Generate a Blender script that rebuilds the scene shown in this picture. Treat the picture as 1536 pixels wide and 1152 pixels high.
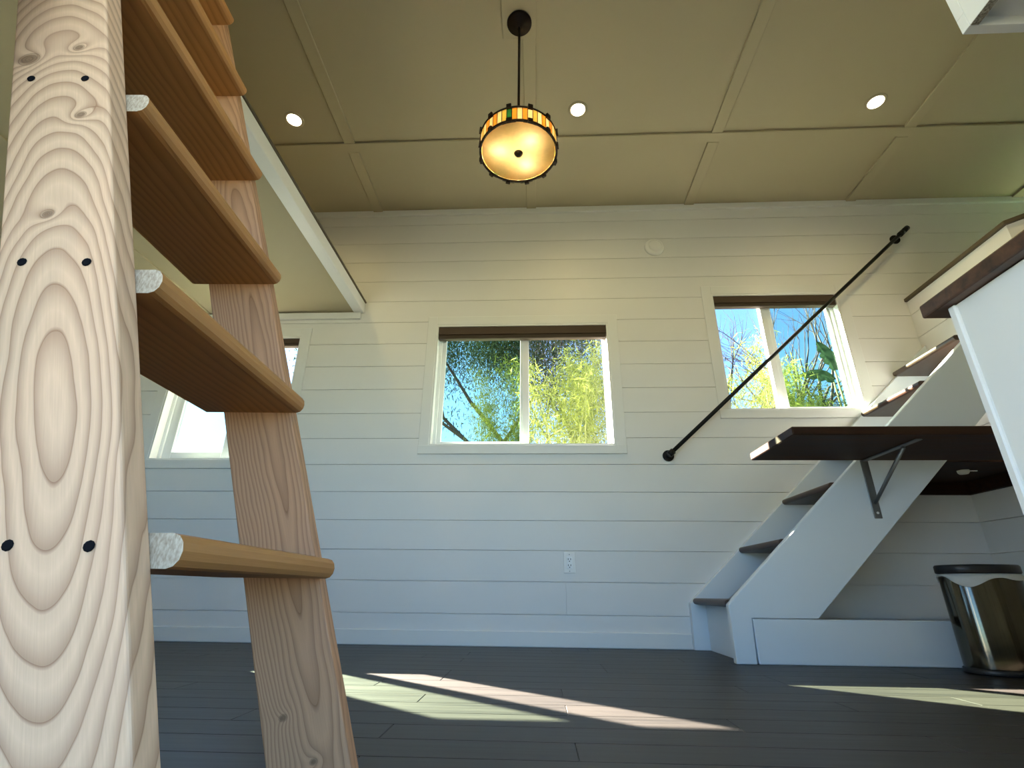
import bpy, bmesh, math, random
from mathutils import Vector, Matrix
random.seed(7)
S = bpy.context.scene
for o in list(bpy.data.objects): bpy.data.objects.remove(o)
COL = S.collection
PI = math.pi

# ------------------------------------------------------------------ camera, sky, sun, exposure
cam_d = bpy.data.cameras.new('camera'); cam = bpy.data.objects.new('camera', cam_d); COL.objects.link(cam)
cam_d.sensor_width = 36.0; cam_d.lens = 754.0 / 1536.0 * 36.0; cam_d.clip_start = 0.02; cam_d.clip_end = 300
RT = Vector((0.99896379, 0.04438614, 0.01006106)); UP = Vector((0.00754931, -0.37960412, 0.92511822)); FW = Vector((-0.04488164, 0.92408365, 0.37954585))
M = Matrix((RT, UP, -FW)).transposed().to_4x4(); M.translation = Vector((0, 0, 0.297))
cam.matrix_world = M
S.camera = cam
S.view_settings.view_transform = 'Standard'; S.view_settings.look = 'None'; S.view_settings.gamma = 1.0
S.view_settings.use_curve_mapping = False
S.view_settings.exposure = 0.8

SUN_TRAVEL = Vector((1.175, -0.955, -1.0)).normalized()
world = bpy.data.worlds.new('sky'); S.world = world; world.use_nodes = True
nt = world.node_tree; nt.nodes.clear()
wo = nt.nodes.new('ShaderNodeOutputWorld'); wb = nt.nodes.new('ShaderNodeBackground'); ws = nt.nodes.new('ShaderNodeTexSky')
ws.sky_type = 'NISHITA'; ws.sun_disc = False
ws.sun_elevation = math.radians(33.4); ws.sun_rotation = math.radians(-50.9)
ws.air_density = 1.0; ws.dust_density = 0.5; ws.ozone_density = 1.0
wb.inputs['Strength'].default_value = 0.40
wt_ = nt.nodes.new('ShaderNodeMix'); wt_.data_type = 'RGBA'; wt_.blend_type = 'MULTIPLY'; wt_.inputs[0].default_value = 1.0; wt_.inputs[7].default_value = (.67, 1.0, 1.40, 1)
nt.links.new(ws.outputs[0], wt_.inputs[6]); nt.links.new(wt_.outputs[2], wb.inputs['Color']); nt.links.new(wb.outputs[0], wo.inputs['Surface'])
sd = bpy.data.lights.new('sun', 'SUN'); so = bpy.data.objects.new('sun', sd); COL.objects.link(so)
sd.energy = 120.0; sd.color = (1.0, 0.90, 0.78); sd.angle = math.radians(0.55)
so.rotation_mode = 'QUATERNION'; so.rotation_quaternion = SUN_TRAVEL.to_track_quat('-Z', 'Y'); so.location = (-6, 8, 9)

# ------------------------------------------------------------------ dimensions
D = 3.196      # inner face of the back wall
YF = 0.40      # inner face of the front wall
ZC = 3.125     # ceiling
XL, XR = -3.9, 5.2
BS = 0.17603; BZ = 0.1685    # board spacing and offset

# ------------------------------------------------------------------ material helper
class NT:
    def __init__(s, name):
        s.m = bpy.data.materials.new(name); s.m.use_nodes = True; s.t = s.m.node_tree
        s.t.nodes.clear(); s.out = s.t.nodes.new('ShaderNodeOutputMaterial')
    def n(s, typ, **kw):
        x = s.t.nodes.new(typ)
        for k, v in kw.items():
            setattr(x, k, v)
        return x
    def l(s, a, b): s.t.links.new(a, b)
    def put(s, sock, v):
        if isinstance(v, bpy.types.NodeSocket): s.l(v, sock)
        else: sock.default_value = v
    def math(s, op, a, b=0.0, c=None):
        x = s.n('ShaderNodeMath', operation=op); s.put(x.inputs[0], a); s.put(x.inputs[1], b)
        if c is not None: s.put(x.inputs[2], c)
        return x.outputs[0]
    def coord(s, kind='Object'): return s.n('ShaderNodeTexCoord').outputs[kind]
    def mapping(s, v, scale=(1, 1, 1), loc=(0, 0, 0)):
        x = s.n('ShaderNodeMapping'); s.l(v, x.inputs[0]); x.inputs['Scale'].default_value = scale; x.inputs['Location'].default_value = loc
        return x.outputs[0]
    def noise(s, v, scale, detail=3, rough=.55, dist=0.0):
        x = s.n('ShaderNodeTexNoise'); s.l(v, x.inputs['Vector']); x.inputs['Scale'].default_value = scale
        x.inputs['Detail'].default_value = detail; x.inputs['Roughness'].default_value = rough; x.inputs['Distortion'].default_value = dist
        return x.outputs['Fac']
    def ramp(s, fac, stops):
        x = s.n('ShaderNodeValToRGB'); s.put(x.inputs[0], fac); e = x.color_ramp.elements
        while len(e) < len(stops): e.new(0.5)
        for i, (p, c) in enumerate(stops): e[i].position = p; e[i].color = (*c, 1)
        return x.outputs[0]
    def mix(s, fac, a, b, blend='MIX'):
        x = s.n('ShaderNodeMix', data_type='RGBA', blend_type=blend); s.put(x.inputs[0], fac)
        s.put(x.inputs[6], a if isinstance(a, bpy.types.NodeSocket) else (*a, 1)); s.put(x.inputs[7], b if isinstance(b, bpy.types.NodeSocket) else (*b, 1))
        return x.outputs[2]
    def bump(s, h, strength=.2, dist=.01):
        x = s.n('ShaderNodeBump'); s.put(x.inputs['Height'], h); x.inputs['Strength'].default_value = strength; x.inputs['Distance'].default_value = dist
        return x.outputs[0]
    def principled(s, color, rough=.5, metal=0.0, normal=None, spec=.5, **kw):
        b = s.n('ShaderNodeBsdfPrincipled')
        s.put(b.inputs['Base Color'], color if isinstance(color, bpy.types.NodeSocket) else (*color, 1))
        s.put(b.inputs['Roughness'], rough); s.put(b.inputs['Metallic'], metal); b.inputs['Specular IOR Level'].default_value = spec
        for k, v in kw.items(): s.put(b.inputs[k.replace('_', ' ')], v)
        if normal is not None: s.l(normal, b.inputs['Normal'])
        s.l(b.outputs[0], s.out.inputs[0]); return s.m

def paint(name, col, rough=.5, var=.04, spec=.4):
    k = NT(name); c = k.coord('Object')
    f = k.noise(c, 3.0, 4)
    dark = tuple(max(0, v * (1 - var)) for v in col)
    color = k.mix(f, dark, col)
    return k.principled(color, rough, normal=k.bump(k.noise(c, 220, 2), .05, .002), spec=spec)

def metal(name, col, rough, metallic=1.0):
    k = NT(name); c = k.coord('Object')
    f = k.noise(c, 12, 3)
    r = k.math('MULTIPLY_ADD', f, .15, rough - .07)
    return k.principled(k.mix(f, tuple(v * .85 for v in col), col), r, metallic)

MAT = {}
MAT['wall'] = paint('white_wall_paint', (.80, .79, .76), .45)
MAT['ceiling'] = paint('shade_toned_ceiling_paint', (.43, .37, .235), .6)  # white ceiling, its dimness and warm lamp cast put into the colour
MAT['trim'] = paint('white_trim_paint', (.80, .80, .77), .35)
MAT['stair_paint'] = paint('blue_lit_stair_paint', (.74, .80, .84), .35)  # white paint with the bluish cast of daylight put into the colour
MAT['vinyl'] = paint('white_vinyl', (.86, .87, .86), .3, .02)
MAT['cabinet'] = paint('white_cabinet', (.84, .81, .74), .35, .02)
MAT['plastic'] = paint('white_plastic', (.85, .84, .80), .35, .02)
MAT['hole'] = paint('dark_screw_hole', (.008, .008, .009), .9, .04, .03)
MAT['slot'] = paint('black_slot', (.015, .015, .015), .5)
MAT['iron'] = metal('black_iron', (.012, .011, .010), .45, .6)
MAT['bronze'] = metal('dark_bronze', (.035, .022, .014), .45, .8)
MAT['grey_steel'] = metal('grey_steel', (.22, .23, .24), .45, .8)
MAT['black_plastic'] = paint('black_plastic', (.012, .012, .014), .4)
MAT['shade_fabric'] = paint('brown_blind_fabric', (.085, .055, .035), .8, .2)
MAT['shade_bar'] = paint('brown_blind_bar', (.05, .032, .02), .6, .2)
MAT['bounce_green'] = paint('pale_green_bounce_cover', (.50, .74, .46), .8)
MAT['deck'] = paint('grey_deck', (.30, .29, .28), .7, .2)
MAT['siding'] = paint('outside_siding', (.55, .56, .56), .7)
MAT['rail_edge'] = paint('dark_nosing', (.10, .075, .045), .5, .2)

def dark_wood(name, c1, c2, axis, rough=.35, freq=1.0, spec=.45):
    k = NT(name); c = k.coord('Object')
    sc = [38, 38, 38]; sc[axis] = 2.2
    f = k.noise(k.mapping(c, tuple(v * freq for v in sc)), 1.0, 5, .6, .4)
    g = k.noise(k.mapping(c, tuple(v * freq * .22 for v in sc)), 1.0, 2)
    info = k.n('ShaderNodeObjectInfo').outputs['Random']
    t = k.math('ADD', k.math('MULTIPLY', f, .75), k.math('MULTIPLY', g, .35))
    t = k.math('ADD', t, k.math('MULTIPLY_ADD', info, .16, -.12))
    col = k.ramp(t, [(.3, c1), (.75, c2)])
    return k.principled(col, k.math('MULTIPLY_ADD', f, .2, rough - .1), normal=k.bump(f, .12, .003), spec=spec)
MAT['tread'] = dark_wood('walnut_tread', (.022, .012, .008), (.085, .042, .024), 1, .38)
MAT['shelf_wood'] = dark_wood('walnut_shelf', (.014, .006, .003), (.062, .024, .009), 0, .6, 1.0, .2)
MAT['counter_wood'] = dark_wood('walnut_counter', (.028, .013, .009), (.17, .075, .034), 0, .4)
MAT['floor'] = dark_wood('grey_brown_floor', (.022, .020, .018), (.050, .044, .038), 0, .42, 1.0, .28)

def pine(name, light, dark, x0, zc, ax, az, ring, knots=(), axis='Z', pink=(.62, .36, .22), wob=.006):
    """flat-sawn pine: nested growth rings round a peak of the board's face, sharp latewood lines, a few knots"""
    k = NT(name); c = k.coord('Object'); sep = k.n('ShaderNodeSeparateXYZ'); k.l(c, sep.inputs[0])
    info = k.n('ShaderNodeObjectInfo').outputs['Random']
    if axis == 'Z': x, y, z = sep.outputs[0], sep.outputs[1], sep.outputs[2]
    else: x, y, z = sep.outputs[0], sep.outputs[2], sep.outputs[1]
    w = k.n('ShaderNodeCombineXYZ'); k.l(k.math('MULTIPLY', x, 9.0), w.inputs[0]); k.l(k.math('MULTIPLY', y, 9.0), w.inputs[1]); k.l(k.math('MULTIPLY_ADD', z, 3.2, k.math('MULTIPLY', info, 7.0) if axis != 'Z' else 0.0), w.inputs[2])
    n1 = k.noise(w.outputs[0], 1.0, 2, .5)
    n2 = k.noise(w.outputs[0], 3.4, 2, .5)
    xx = k.math('ADD', k.math('SUBTRACT', x, x0), k.math('MULTIPLY', k.math('SUBTRACT', n1, .5), wob * 7))
    xx = k.math('ADD', xx, k.math('MULTIPLY', k.math('SUBTRACT', n2, .5), wob))
    xx = k.math('ADD', xx, k.math('MULTIPLY', y, .5))
    dz = k.math('SUBTRACT', z, zc)
    a = k.math('POWER', k.math('ABSOLUTE', k.math('DIVIDE', xx, ax)), 2.0)
    b = k.math('POWER', k.math('ABSOLUTE', k.math('DIVIDE', dz, az)), 2.0)
    e = k.math('SQRT', k.math('ADD', a, b))
    kmask = None
    for (kx, kz, kr) in knots:
        q = k.math('SQRT', k.math('ADD', k.math('POWER', k.math('ABSOLUTE', k.math('DIVIDE', k.math('SUBTRACT', x, kx), kr)), 2.0),
                                   k.math('POWER', k.math('ABSOLUTE', k.math('DIVIDE', k.math('SUBTRACT', z, kz), kr * .8)), 2.0)))
        mk = k.math('MAXIMUM', k.math('SUBTRACT', 1.0, q), 0.0)
        kmask = mk if kmask is None else k.math('MAXIMUM', kmask, mk)
        e = k.math('ADD', e, k.math('MULTIPLY', k.math('POWER', 2.718, k.math('MULTIPLY', q, -.7)), 1.1))
    ph = k.math('FRACT', k.math('ADD', k.math('DIVIDE', k.math('POWER', e, 1.5), ring), .22))
    mid = tuple(l * .55 + d * .45 for l, d in zip(light, dark))
    col = k.ramp(ph, [(0.0, dark), (.045, mid), (.09, light), (.42, tuple(min(1, l * 1.10) for l in light)), (.72, tuple(l * .84 + d * .16 for l, d in zip(light, dark))), (1.0, tuple(l * .42 + d * .58 for l, d in zip(light, dark)))])
    fine = k.n('ShaderNodeCombineXYZ'); k.l(k.math('MULTIPLY', x, 420.0), fine.inputs[0]); k.l(k.math('MULTIPLY', y, 420.0), fine.inputs[1]); k.l(k.math('MULTIPLY', z, 14.0), fine.inputs[2])
    fg = k.noise(fine.outputs[0], 1.0, 3, .6)
    col = k.mix(k.math('MULTIPLY', k.math('SUBTRACT', fg, .35), .55), col, tuple(v * .72 for v in mid))
    blot = k.noise(k.mapping(c, (6, 6, 3)), 1.0, 2)
    col = k.mix(k.math('MULTIPLY', k.math('MAXIMUM', k.math('SUBTRACT', blot, .5), 0.0), 1.5), col, pink)
    if kmask is not None:
        col = k.mix(k.math('MINIMUM', k.math('MULTIPLY', kmask, 1.5), .85), col, (.20, .105, .05))
        ring2 = k.math('FRACT', k.math('MULTIPLY', kmask, 4.0))
        col = k.mix(k.math('MULTIPLY', k.math('MULTIPLY', k.math('GREATER_THAN', ring2, .75), k.math('GREATER_THAN', kmask, .05)), .5), col, (.12, .06, .03))
    return k.principled(col, .55, normal=k.bump(k.math('ADD', fg, k.math('MULTIPLY', ph, .5)), .10, .003), spec=.3)
MAT['pine_near'] = pine('pale_pine', (.62, .39, .228), (.27, .125, .055), -.002, .51, .0247, .105, 1.08,
                        [(-.045, 1.115, .020), (.028, 1.118, .010), (.030, .965, .010), (-.012, .79, .011)])
MAT['pine_far'] = pine('reddish_pine', (.48, .25, .125), (.26, .115, .05), .026, .72, .014, .24, 1.5, [(-.03, .10, .009), (.01, .02, .008), (.045, 1.40, .014)], pink=(.50, .26, .17))
MAT['pine_tread'] = pine('amber_pine', (.40, .18, .052), (.26, .108, .03), .02, .10, .05, .70, .8, [], axis='Y', pink=(.40, .17, .06))

def end_grain():
    k = NT('pine_end_grain'); c = k.coord('Object')
    f = k.noise(k.mapping(c, (420, 420, 160)), 1.0, 3)
    return k.principled(k.ramp(f, [(.3, (.30, .21, .13)), (.65, (.52, .42, .30))]), .8)
MAT['end_grain'] = end_grain()

def steel_brushed():
    k = NT('brushed_stainless_steel'); c = k.coord('Object')
    f = k.noise(k.mapping(c, (240, 240, 2)), 1.0, 2)
    return k.principled(k.mix(f, (.085, .076, .058), (.13, .118, .092)), .11, 1.0, normal=k.bump(f, .04, .001))
MAT['steel'] = steel_brushed()

def bag_mat():
    k = NT('thin_white_plastic_film'); c = k.coord('Object')
    f = k.noise(c, 40, 3, .6)
    d = k.n('ShaderNodeBsdfPrincipled'); k.put(d.inputs['Base Color'], (.72, .75, .76, 1)); d.inputs['Roughness'].default_value = .3
    k.l(k.bump(f, .5, .01), d.inputs['Normal'])
    t = k.n('ShaderNodeBsdfTranslucent'); t.inputs[0].default_value = (.7, .73, .75, 1)
    mx = k.n('ShaderNodeMixShader'); mx.inputs[0].default_value = .35; k.l(d.outputs[0], mx.inputs[1]); k.l(t.outputs[0], mx.inputs[2]); k.l(mx.outputs[0], k.out.inputs[0])
    return k.m
MAT['bag'] = bag_mat()

def glass_mat(name, tint, refl=.08):
    k = NT(name)
    t = k.n('ShaderNodeBsdfTransparent'); t.inputs[0].default_value = (*tint, 1)
    g = k.n('ShaderNodeBsdfGlossy'); g.inputs['Roughness'].default_value = .02; g.inputs[0].default_value = (.9, 1, .95, 1)
    mx = k.n('ShaderNodeMixShader'); mx.inputs[0].default_value = refl; k.l(t.outputs[0], mx.inputs[1]); k.l(g.outputs[0], mx.inputs[2]); k.l(mx.outputs[0], k.out.inputs[0])
    return k.m
MAT['pane'] = glass_mat('green_tinted_window_glass', (.60, .68, .61), .04)
MAT['clear_pane'] = glass_mat('clear_window_glass', (.97, .98, .97), .04)

def screen_mat():
    k = NT('insect_screen_mesh')
    t = k.n('ShaderNodeBsdfTransparent'); t.inputs[0].default_value = (1, 1, 1, 1)
    g = k.n('ShaderNodeBsdfDiffuse'); g.inputs[0].default_value = (.05, .05, .05, 1)
    mx = k.n('ShaderNodeMixShader'); mx.inputs[0].default_value = .42; k.l(t.outputs[0], mx.inputs[1]); k.l(g.outputs[0], mx.inputs[2]); k.l(mx.outputs[0], k.out.inputs[0])
    return k.m
MAT['screen'] = screen_mat()
def lampglass(name, col, tr=.7):
    k = NT(name); c = k.coord('Object')
    f = k.noise(c, 60, 3)
    d = k.n('ShaderNodeBsdfPrincipled'); d.inputs['Roughness'].default_value = .25
    k.l(k.mix(f, tuple(v * .8 for v in col), col), d.inputs['Base Color'])
    t = k.n('ShaderNodeBsdfTranslucent'); k.l(k.mix(f, tuple(v * .8 for v in col), col), t.inputs[0])
    mx = k.n('ShaderNodeMixShader'); mx.inputs[0].default_value = tr; k.l(d.outputs[0], mx.inputs[1]); k.l(t.outputs[0], mx.inputs[2]); k.l(mx.outputs[0], k.out.inputs[0])
    return k.m
MAT['glass_cream'] = lampglass('cream_lamp_glass', (.95, .84, .62))
MAT['glass_amber'] = lampglass('amber_lamp_glass', (.78, .46, .13))
MAT['glass_ochre'] = lampglass('ochre_lamp_glass', (.75, .60, .24))
MAT['glass_green'] = lampglass('green_lamp_glass', (.05, .15, .08))
MAT['diffuser'] = lampglass('frosted_cream_diffuser', (.84, .76, .60), .85)

def emit(name, col, st):
    k = NT(name); e = k.n('ShaderNodeEmission'); e.inputs[0].default_value = (*col, 1); e.inputs[1].default_value = st
    k.l(e.outputs[0], k.out.inputs[0]); return k.m
MAT['lens'] = emit('lit_lens', (1.0, .86, .66), 14.0)
MAT['bulb'] = emit('lit_bulb', (1.0, .80, .50), 20.0)

def leaf_mat(name, c1, c2, tr=.5):
    k = NT(name); c = k.coord('Object')
    f = k.noise(c, 5, 2)
    col = k.mix(f, c1, c2)
    d = k.n('ShaderNodeBsdfDiffuse'); k.l(col, d.inputs[0])
    t = k.n('ShaderNodeBsdfTranslucent'); k.l(col, t.inputs[0])
    mx = k.n('ShaderNodeMixShader'); mx.inputs[0].default_value = tr; k.l(d.outputs[0], mx.inputs[1]); k.l(t.outputs[0], mx.inputs[2]); k.l(mx.outputs[0], k.out.inputs[0])
    return k.m
MAT['bamboo_leaf'] = leaf_mat('bamboo_leaf', (.18, .235, .035), (.38, .43, .11), .6)
MAT['tree_leaf'] = leaf_mat('grey_green_leaf', (.014, .030, .018), (.040, .062, .034), .35)
MAT['twig_leaf'] = leaf_mat('brown_grey_leaf', (.045, .037, .036), (.085, .07, .062), .3)
MAT['shrub_leaf'] = leaf_mat('dull_green_leaf', (.030, .045, .018), (.075, .095, .04), .4)
MAT['palm_leaf'] = leaf_mat('deep_green_leaf', (.018, .040, .022), (.035, .07, .035), .3)
MAT['bark'] = paint('grey_bark', (.06, .05, .045), .9, .4)
MAT['culm'] = paint('green_cane', (.30, .34, .10), .6, .3)
MAT['grass'] = paint('lawn', (.12, .13, .08), .9, .4)

# ------------------------------------------------------------------ mesh helper
class MB:
    def __init__(s): s.bm = bmesh.new(); s.smooth = False
    def hexa(s, co):
        v = [s.bm.verts.new(c) for c in co]
        return [s.bm.faces.new([v[i] for i in f]) for f in ((0, 3, 2, 1), (4, 5, 6, 7), (0, 1, 5, 4), (1, 2, 6, 5), (2, 3, 7, 6), (3, 0, 4, 7))]
    def bev(s, faces, w, seg=1):
        ed = {e for f in faces for e in f.edges}
        bmesh.ops.bevel(s.bm, geom=list(ed), offset=w, segments=seg, affect='EDGES', profile=.5)
    def box(s, x0, x1, y0, y1, z0, z1, b=0, seg=1):
        f = s.hexa([(x0, y0, z0), (x1, y0, z0), (x1, y1, z0), (x0, y1, z0), (x0, y0, z1), (x1, y0, z1), (x1, y1, z1), (x0, y1, z1)])
        if b: s.bev(f, b, seg)
        return s
    def prism(s, poly, axis, t0, t1, b=0):
        """poly in the plane of the two other axes (x,z for axis y; x,y for z; y,z for x)"""
        def P(p, t):
            return {'y': (p[0], t, p[1]), 'z': (p[0], p[1], t), 'x': (t, p[0], p[1])}[axis]
        a = [s.bm.verts.new(P(p, t0)) for p in poly]; c = [s.bm.verts.new(P(p, t1)) for p in poly]; n = len(poly)
        fs = [s.bm.faces.new(a), s.bm.faces.new(c[::-1])]
        for i in range(n): fs.append(s.bm.faces.new((a[i], c[i], c[(i + 1) % n], a[(i + 1) % n])))
        bmesh.ops.recalc_face_normals(s.bm, faces=fs)
        if b: s.bev(fs, b)
        return s
    def tube(s, pts, rad, n=8, caps=True):
        pts = [Vector(p) for p in pts]
        if not isinstance(rad, (list, tuple)): rad = [rad] * len(pts)
        rings = []; ref = None
        for i, p in enumerate(pts):
            t = (pts[min(i + 1, len(pts) - 1)] - pts[max(i - 1, 0)]).normalized()
            if ref is None: ref = Vector((0, 0, 1)) if abs(t.z) < .9 else Vector((1, 0, 0))
            u = t.cross(ref).normalized(); w = u.cross(t).normalized(); ref = w
            rings.append([s.bm.verts.new(p + (u * math.cos(2 * PI * j / n) + w * math.sin(2 * PI * j / n)) * rad[i]) for j in range(n)])
        for a, c in zip(rings, rings[1:]):
            for j in range(n):
                f = s.bm.faces.new((a[j], a[(j + 1) % n], c[(j + 1) % n], c[j])); f.smooth = True
        if caps:
            s.bm.faces.new(rings[0][::-1]); s.bm.faces.new(rings[-1])
        return s
    def lathe(s, prof, n=32, c=(0, 0, 0), close=False, sx=1.0, sy=1.0, smooth=True, phase=0):
        rings = []
        for r, z in prof:
            if r < 1e-6: rings.append([s.bm.verts.new((c[0], c[1], c[2] + z))])
            else: rings.append([s.bm.verts.new((c[0] + sx * r * math.cos(2 * PI * j / n + phase), c[1] + sy * r * math.sin(2 * PI * j / n + phase), c[2] + z)) for j in range(n)])
        pairs = list(zip(rings, rings[1:])) + ([(rings[-1], rings[0])] if close else [])
        for a, b in pairs:
            for j in range(n):
                k = (j + 1) % n
                if len(a) == 1 and len(b) == 1: continue
                if len(a) == 1: f = s.bm.faces.new((a[0], b[k], b[j]))
                elif len(b) == 1: f = s.bm.faces.new((a[j], a[k], b[0]))
                else: f = s.bm.faces.new((a[j], a[k], b[k], b[j]))
                f.smooth = smooth
        return s
    def done(s, name, mat, parent=None, loc=(0, 0, 0), rot=(0, 0, 0)):
        bmesh.ops.recalc_face_normals(s.bm, faces=s.bm.faces[:])
        me = bpy.data.meshes.new(name); s.bm.to_mesh(me); s.bm.free()
        return add(name, me, mat, parent, loc, rot)
def add(name, me, mat, parent=None, loc=(0, 0, 0), rot=(0, 0, 0)):
    o = bpy.data.objects.new(name, me); COL.objects.link(o)
    if mat is not None:
        if not me.materials: me.materials.append(MAT[mat] if isinstance(mat, str) else mat)
    o.location = loc; o.rotation_euler = rot
    if parent: o.parent = parent
    return o
def inst(src, name, parent=None, loc=None, rot=None):
    o = src.copy(); o.name = name; COL.objects.link(o); o.parent = parent
    if loc is not None: o.location = loc
    if rot is not None: o.rotation_euler = rot
    return o
def tag(o, label=None, cat=None, group=None, kind=None):
    if label: o['label'] = label
    if cat: o['category'] = cat
    if group: o['group'] = group
    if kind: o['kind'] = kind
    return o
def empty(name, loc=(0, 0, 0), rot=(0, 0, 0)):
    o = bpy.data.objects.new(name, None); COL.objects.link(o); o.location = loc; o.rotation_euler = rot; o.empty_display_size = .1
    return o

# ------------------------------------------------------------------ ground and deck
tag(MB().box(-40, 40, -40, 60, -.95, -.75).done('ground', 'grass'), 'green lawn around the small house', 'lawn', kind='structure')
dk = MB().box(-2.4, 2.4, -2.2, .20, -.75, -.06).done('deck', 'deck'); tag(dk, 'grey entrance deck outside the open doorway', 'deck', kind='structure')
pl = MB().box(-2.4, 2.4, -.068, .068, -.014, .014, .003).done('deck_board', 'deck', dk, (0, .125, -.045))
for i in range(1, 16): inst(pl, 'deck_board', dk, (0, .125 - i * .144, -.045))

# ------------------------------------------------------------------ windows: x0, x1, z0, z1 of the opening
WIN = [dict(x0=-2.596, x1=-1.695, z0=1.079, z1=1.995, mull=-2.085, glass='L'),
       dict(x0=-.703, x1=.525, z0=1.174, z1=2.075, mull=-.062, glass='L'),
       dict(x0=1.284, x1=2.167, z0=1.410, z1=2.300, mull=1.665, glass='R'),
       dict(x0=3.87, x1=4.85, z0=2.36, z1=2.95, mull=4.36, glass='L')]  # last one added out of view, lets sun in for the ceiling glow
CAS = .068
YB = D + .016; YO = D + .115       # back of the boards, outside of the wall

def wall_pieces(x0, x1, z0, z1, holes):
    """rectangles of the wall left over by the holes"""
    xs = sorted({x0, x1} | {h[0] for h in holes} | {h[1] for h in holes}); out = []
    for a, b in zip(xs, xs[1:]):
        mid = (a + b) / 2; zs = [z0]
        for h in sorted((h for h in holes if h[0] < mid < h[1]), key=lambda h: h[2]): zs += [h[2], h[3]]
        zs.append(z1)
        for i in range(0, len(zs), 2):
            lo, hi = max(zs[i], z0), min(zs[i + 1], z1)
            if hi - lo > 1e-4: out.append((a, b, lo, hi))
    return out
HOLES = [(w['x0'], w['x1'], w['z0'], w['z1']) for w in WIN]
mb = MB()
for a, b, lo, hi in wall_pieces(XL - .15, XR + .15, -.3, ZC + .15, HOLES): mb.box(a, b, YB, YO, lo, hi)
wall_back = tag(mb.done('wall_back', 'wall'), 'white shiplap wall with three sliding windows', 'wall', kind='structure')
GAP = .0015
def notched(zlo, zhi, xa, xb, holes):
    """one board as adjoining boxes, cut round the holes; returns connected runs"""
    xs = sorted({xa, xb} | {v for h in holes for v in h[:2] if xa < v < xb}); runs = []; cur = []
    for a, b in zip(xs, xs[1:]):
        mid = (a + b) / 2; lo, hi = zlo, zhi; full = True; segs = [(lo, hi)]
        for h in holes:
            if h[0] < mid < h[1]:
                ns = []
                for (p, q) in segs:
                    if h[3] <= p or h[2] >= q: ns.append((p, q)); continue
                    if h[2] - p > .004: ns.append((p, h[2]))
                    if q - h[3] > .004: ns.append((h[3], q))
                segs = ns
        if not segs:
            if cur: runs.append(cur); cur = []
        else: cur += [(a, b, p, q) for p, q in segs]
    if cur: runs.append(cur)
    return runs
BH = [(w['x0'] - CAS + .01, w['x1'] + CAS - .01, w['z0'] - .058 + .01, w['z1'] + CAS - .01) for w in WIN]
rows = [(.0, BZ)] + [(BZ + i * BS, BZ + (i + 1) * BS) for i in range(17)]
rows[-1] = (rows[-1][0], ZC)
cuts = {1: [.175], 4: [2.9], 8: [3.2], 15: [3.4]}
for i, (z0, z1) in enumerate(rows):
    xs = [XL] + cuts.get(i, []) + [XR]
    for xa, xb in zip(xs, xs[1:]):
        for run in notched(z0 + GAP, z1 - GAP, xa + .0006, xb - .0006, BH):
            mb = MB()
            for a, b, p, q in run: mb.box(a, b, D, YB, p, q)
            mb.done('board', 'wall', wall_back)

# ------------------------------------------------------------------ other walls, floor, ceiling
DOOR = (-.76, .80, -.01, 2.02)
FILL_WIN = [(-2.9, -1.45, .75, 1.80)]  # unseen opening added to bring more daylight onto the lower back wall
mb = MB()
for a, b, lo, hi in wall_pieces(XL - .15, XR + .15, -.3, ZC + .15, [DOOR] + FILL_WIN): mb.box(a, b, YF - .14, YF, lo, hi)
wall_front = tag(mb.done('wall_front', 'wall'), 'white wall round the wide open doorway', 'wall', kind='structure')
dc = empty('door_1', ((DOOR[0] + DOOR[1]) / 2, YF, 0)); tag(dc, 'white casing of the wide open doorway', 'door frame', kind='structure')
hw = (DOOR[1] - DOOR[0]) / 2
MB().box(-hw - .07, -hw, 0, .014, 0, DOOR[3] + .07, .002).done('casing', 'trim', dc)
MB().box(hw, hw + .07, 0, .014, 0, DOOR[3] + .07, .002).done('casing', 'trim', dc)
MB().box(-hw, hw, 0, .014, DOOR[3], DOOR[3] + .07, .002).done('casing', 'trim', dc)
MB().box(-hw, hw, -.14, 0, -.012, .004, .002).done('threshold', 'grey_steel', dc)
for i_, (a, b, lo, hi) in enumerate(FILL_WIN):
    fwn = empty('window_%d' % (i_ + 5), ((a + b) / 2, YF, lo)); tag(fwn, 'wide unseen window added in the front wall to let in more daylight', 'window', kind='structure')
    hx_ = (b - a) / 2; hz_ = hi - lo
    for bx_ in ((-hx_, -hx_ + .04, 0, hz_), (hx_ - .04, hx_, 0, hz_), (-hx_ + .04, hx_ - .04, 0, .04), (-hx_ + .04, hx_ - .04, hz_ - .04, hz_), (-.02, .02, .04, hz_ - .04)):
        MB().box(bx_[0], bx_[1], -.12, -.05, bx_[2], bx_[3], .002).done('frame', 'vinyl', fwn)
    for sg in (-1, 1):
        xa_, xb_ = (-hx_ + .04, -.02) if sg < 0 else (.02, hx_ - .04)
        MB().box(xa_, xb_, -.088, -.084, .04, hz_ - .04).done('pane', 'clear_pane', fwn)
tag(MB().box(XL - .15, XL, YF - .14, YO, -.3, ZC + .15).done('wall_left', 'wall'), 'plain white end wall under the sleeping loft', 'wall', kind='structure')
tag(MB().box(XR, XR + .15, YF - .14, YO, -.3, ZC + .15).done('wall_right', 'wall'), 'plain white end wall beyond the upper loft', 'wall', kind='structure')
floor = tag(MB().box(XL, XR, YF - .14, YO, -.20, -.012).done('floor', 'slot'), 'dark grey-brown plank floor', 'floor', kind='structure')
PW, PLN = .125, 1.22
pm = {}
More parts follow.
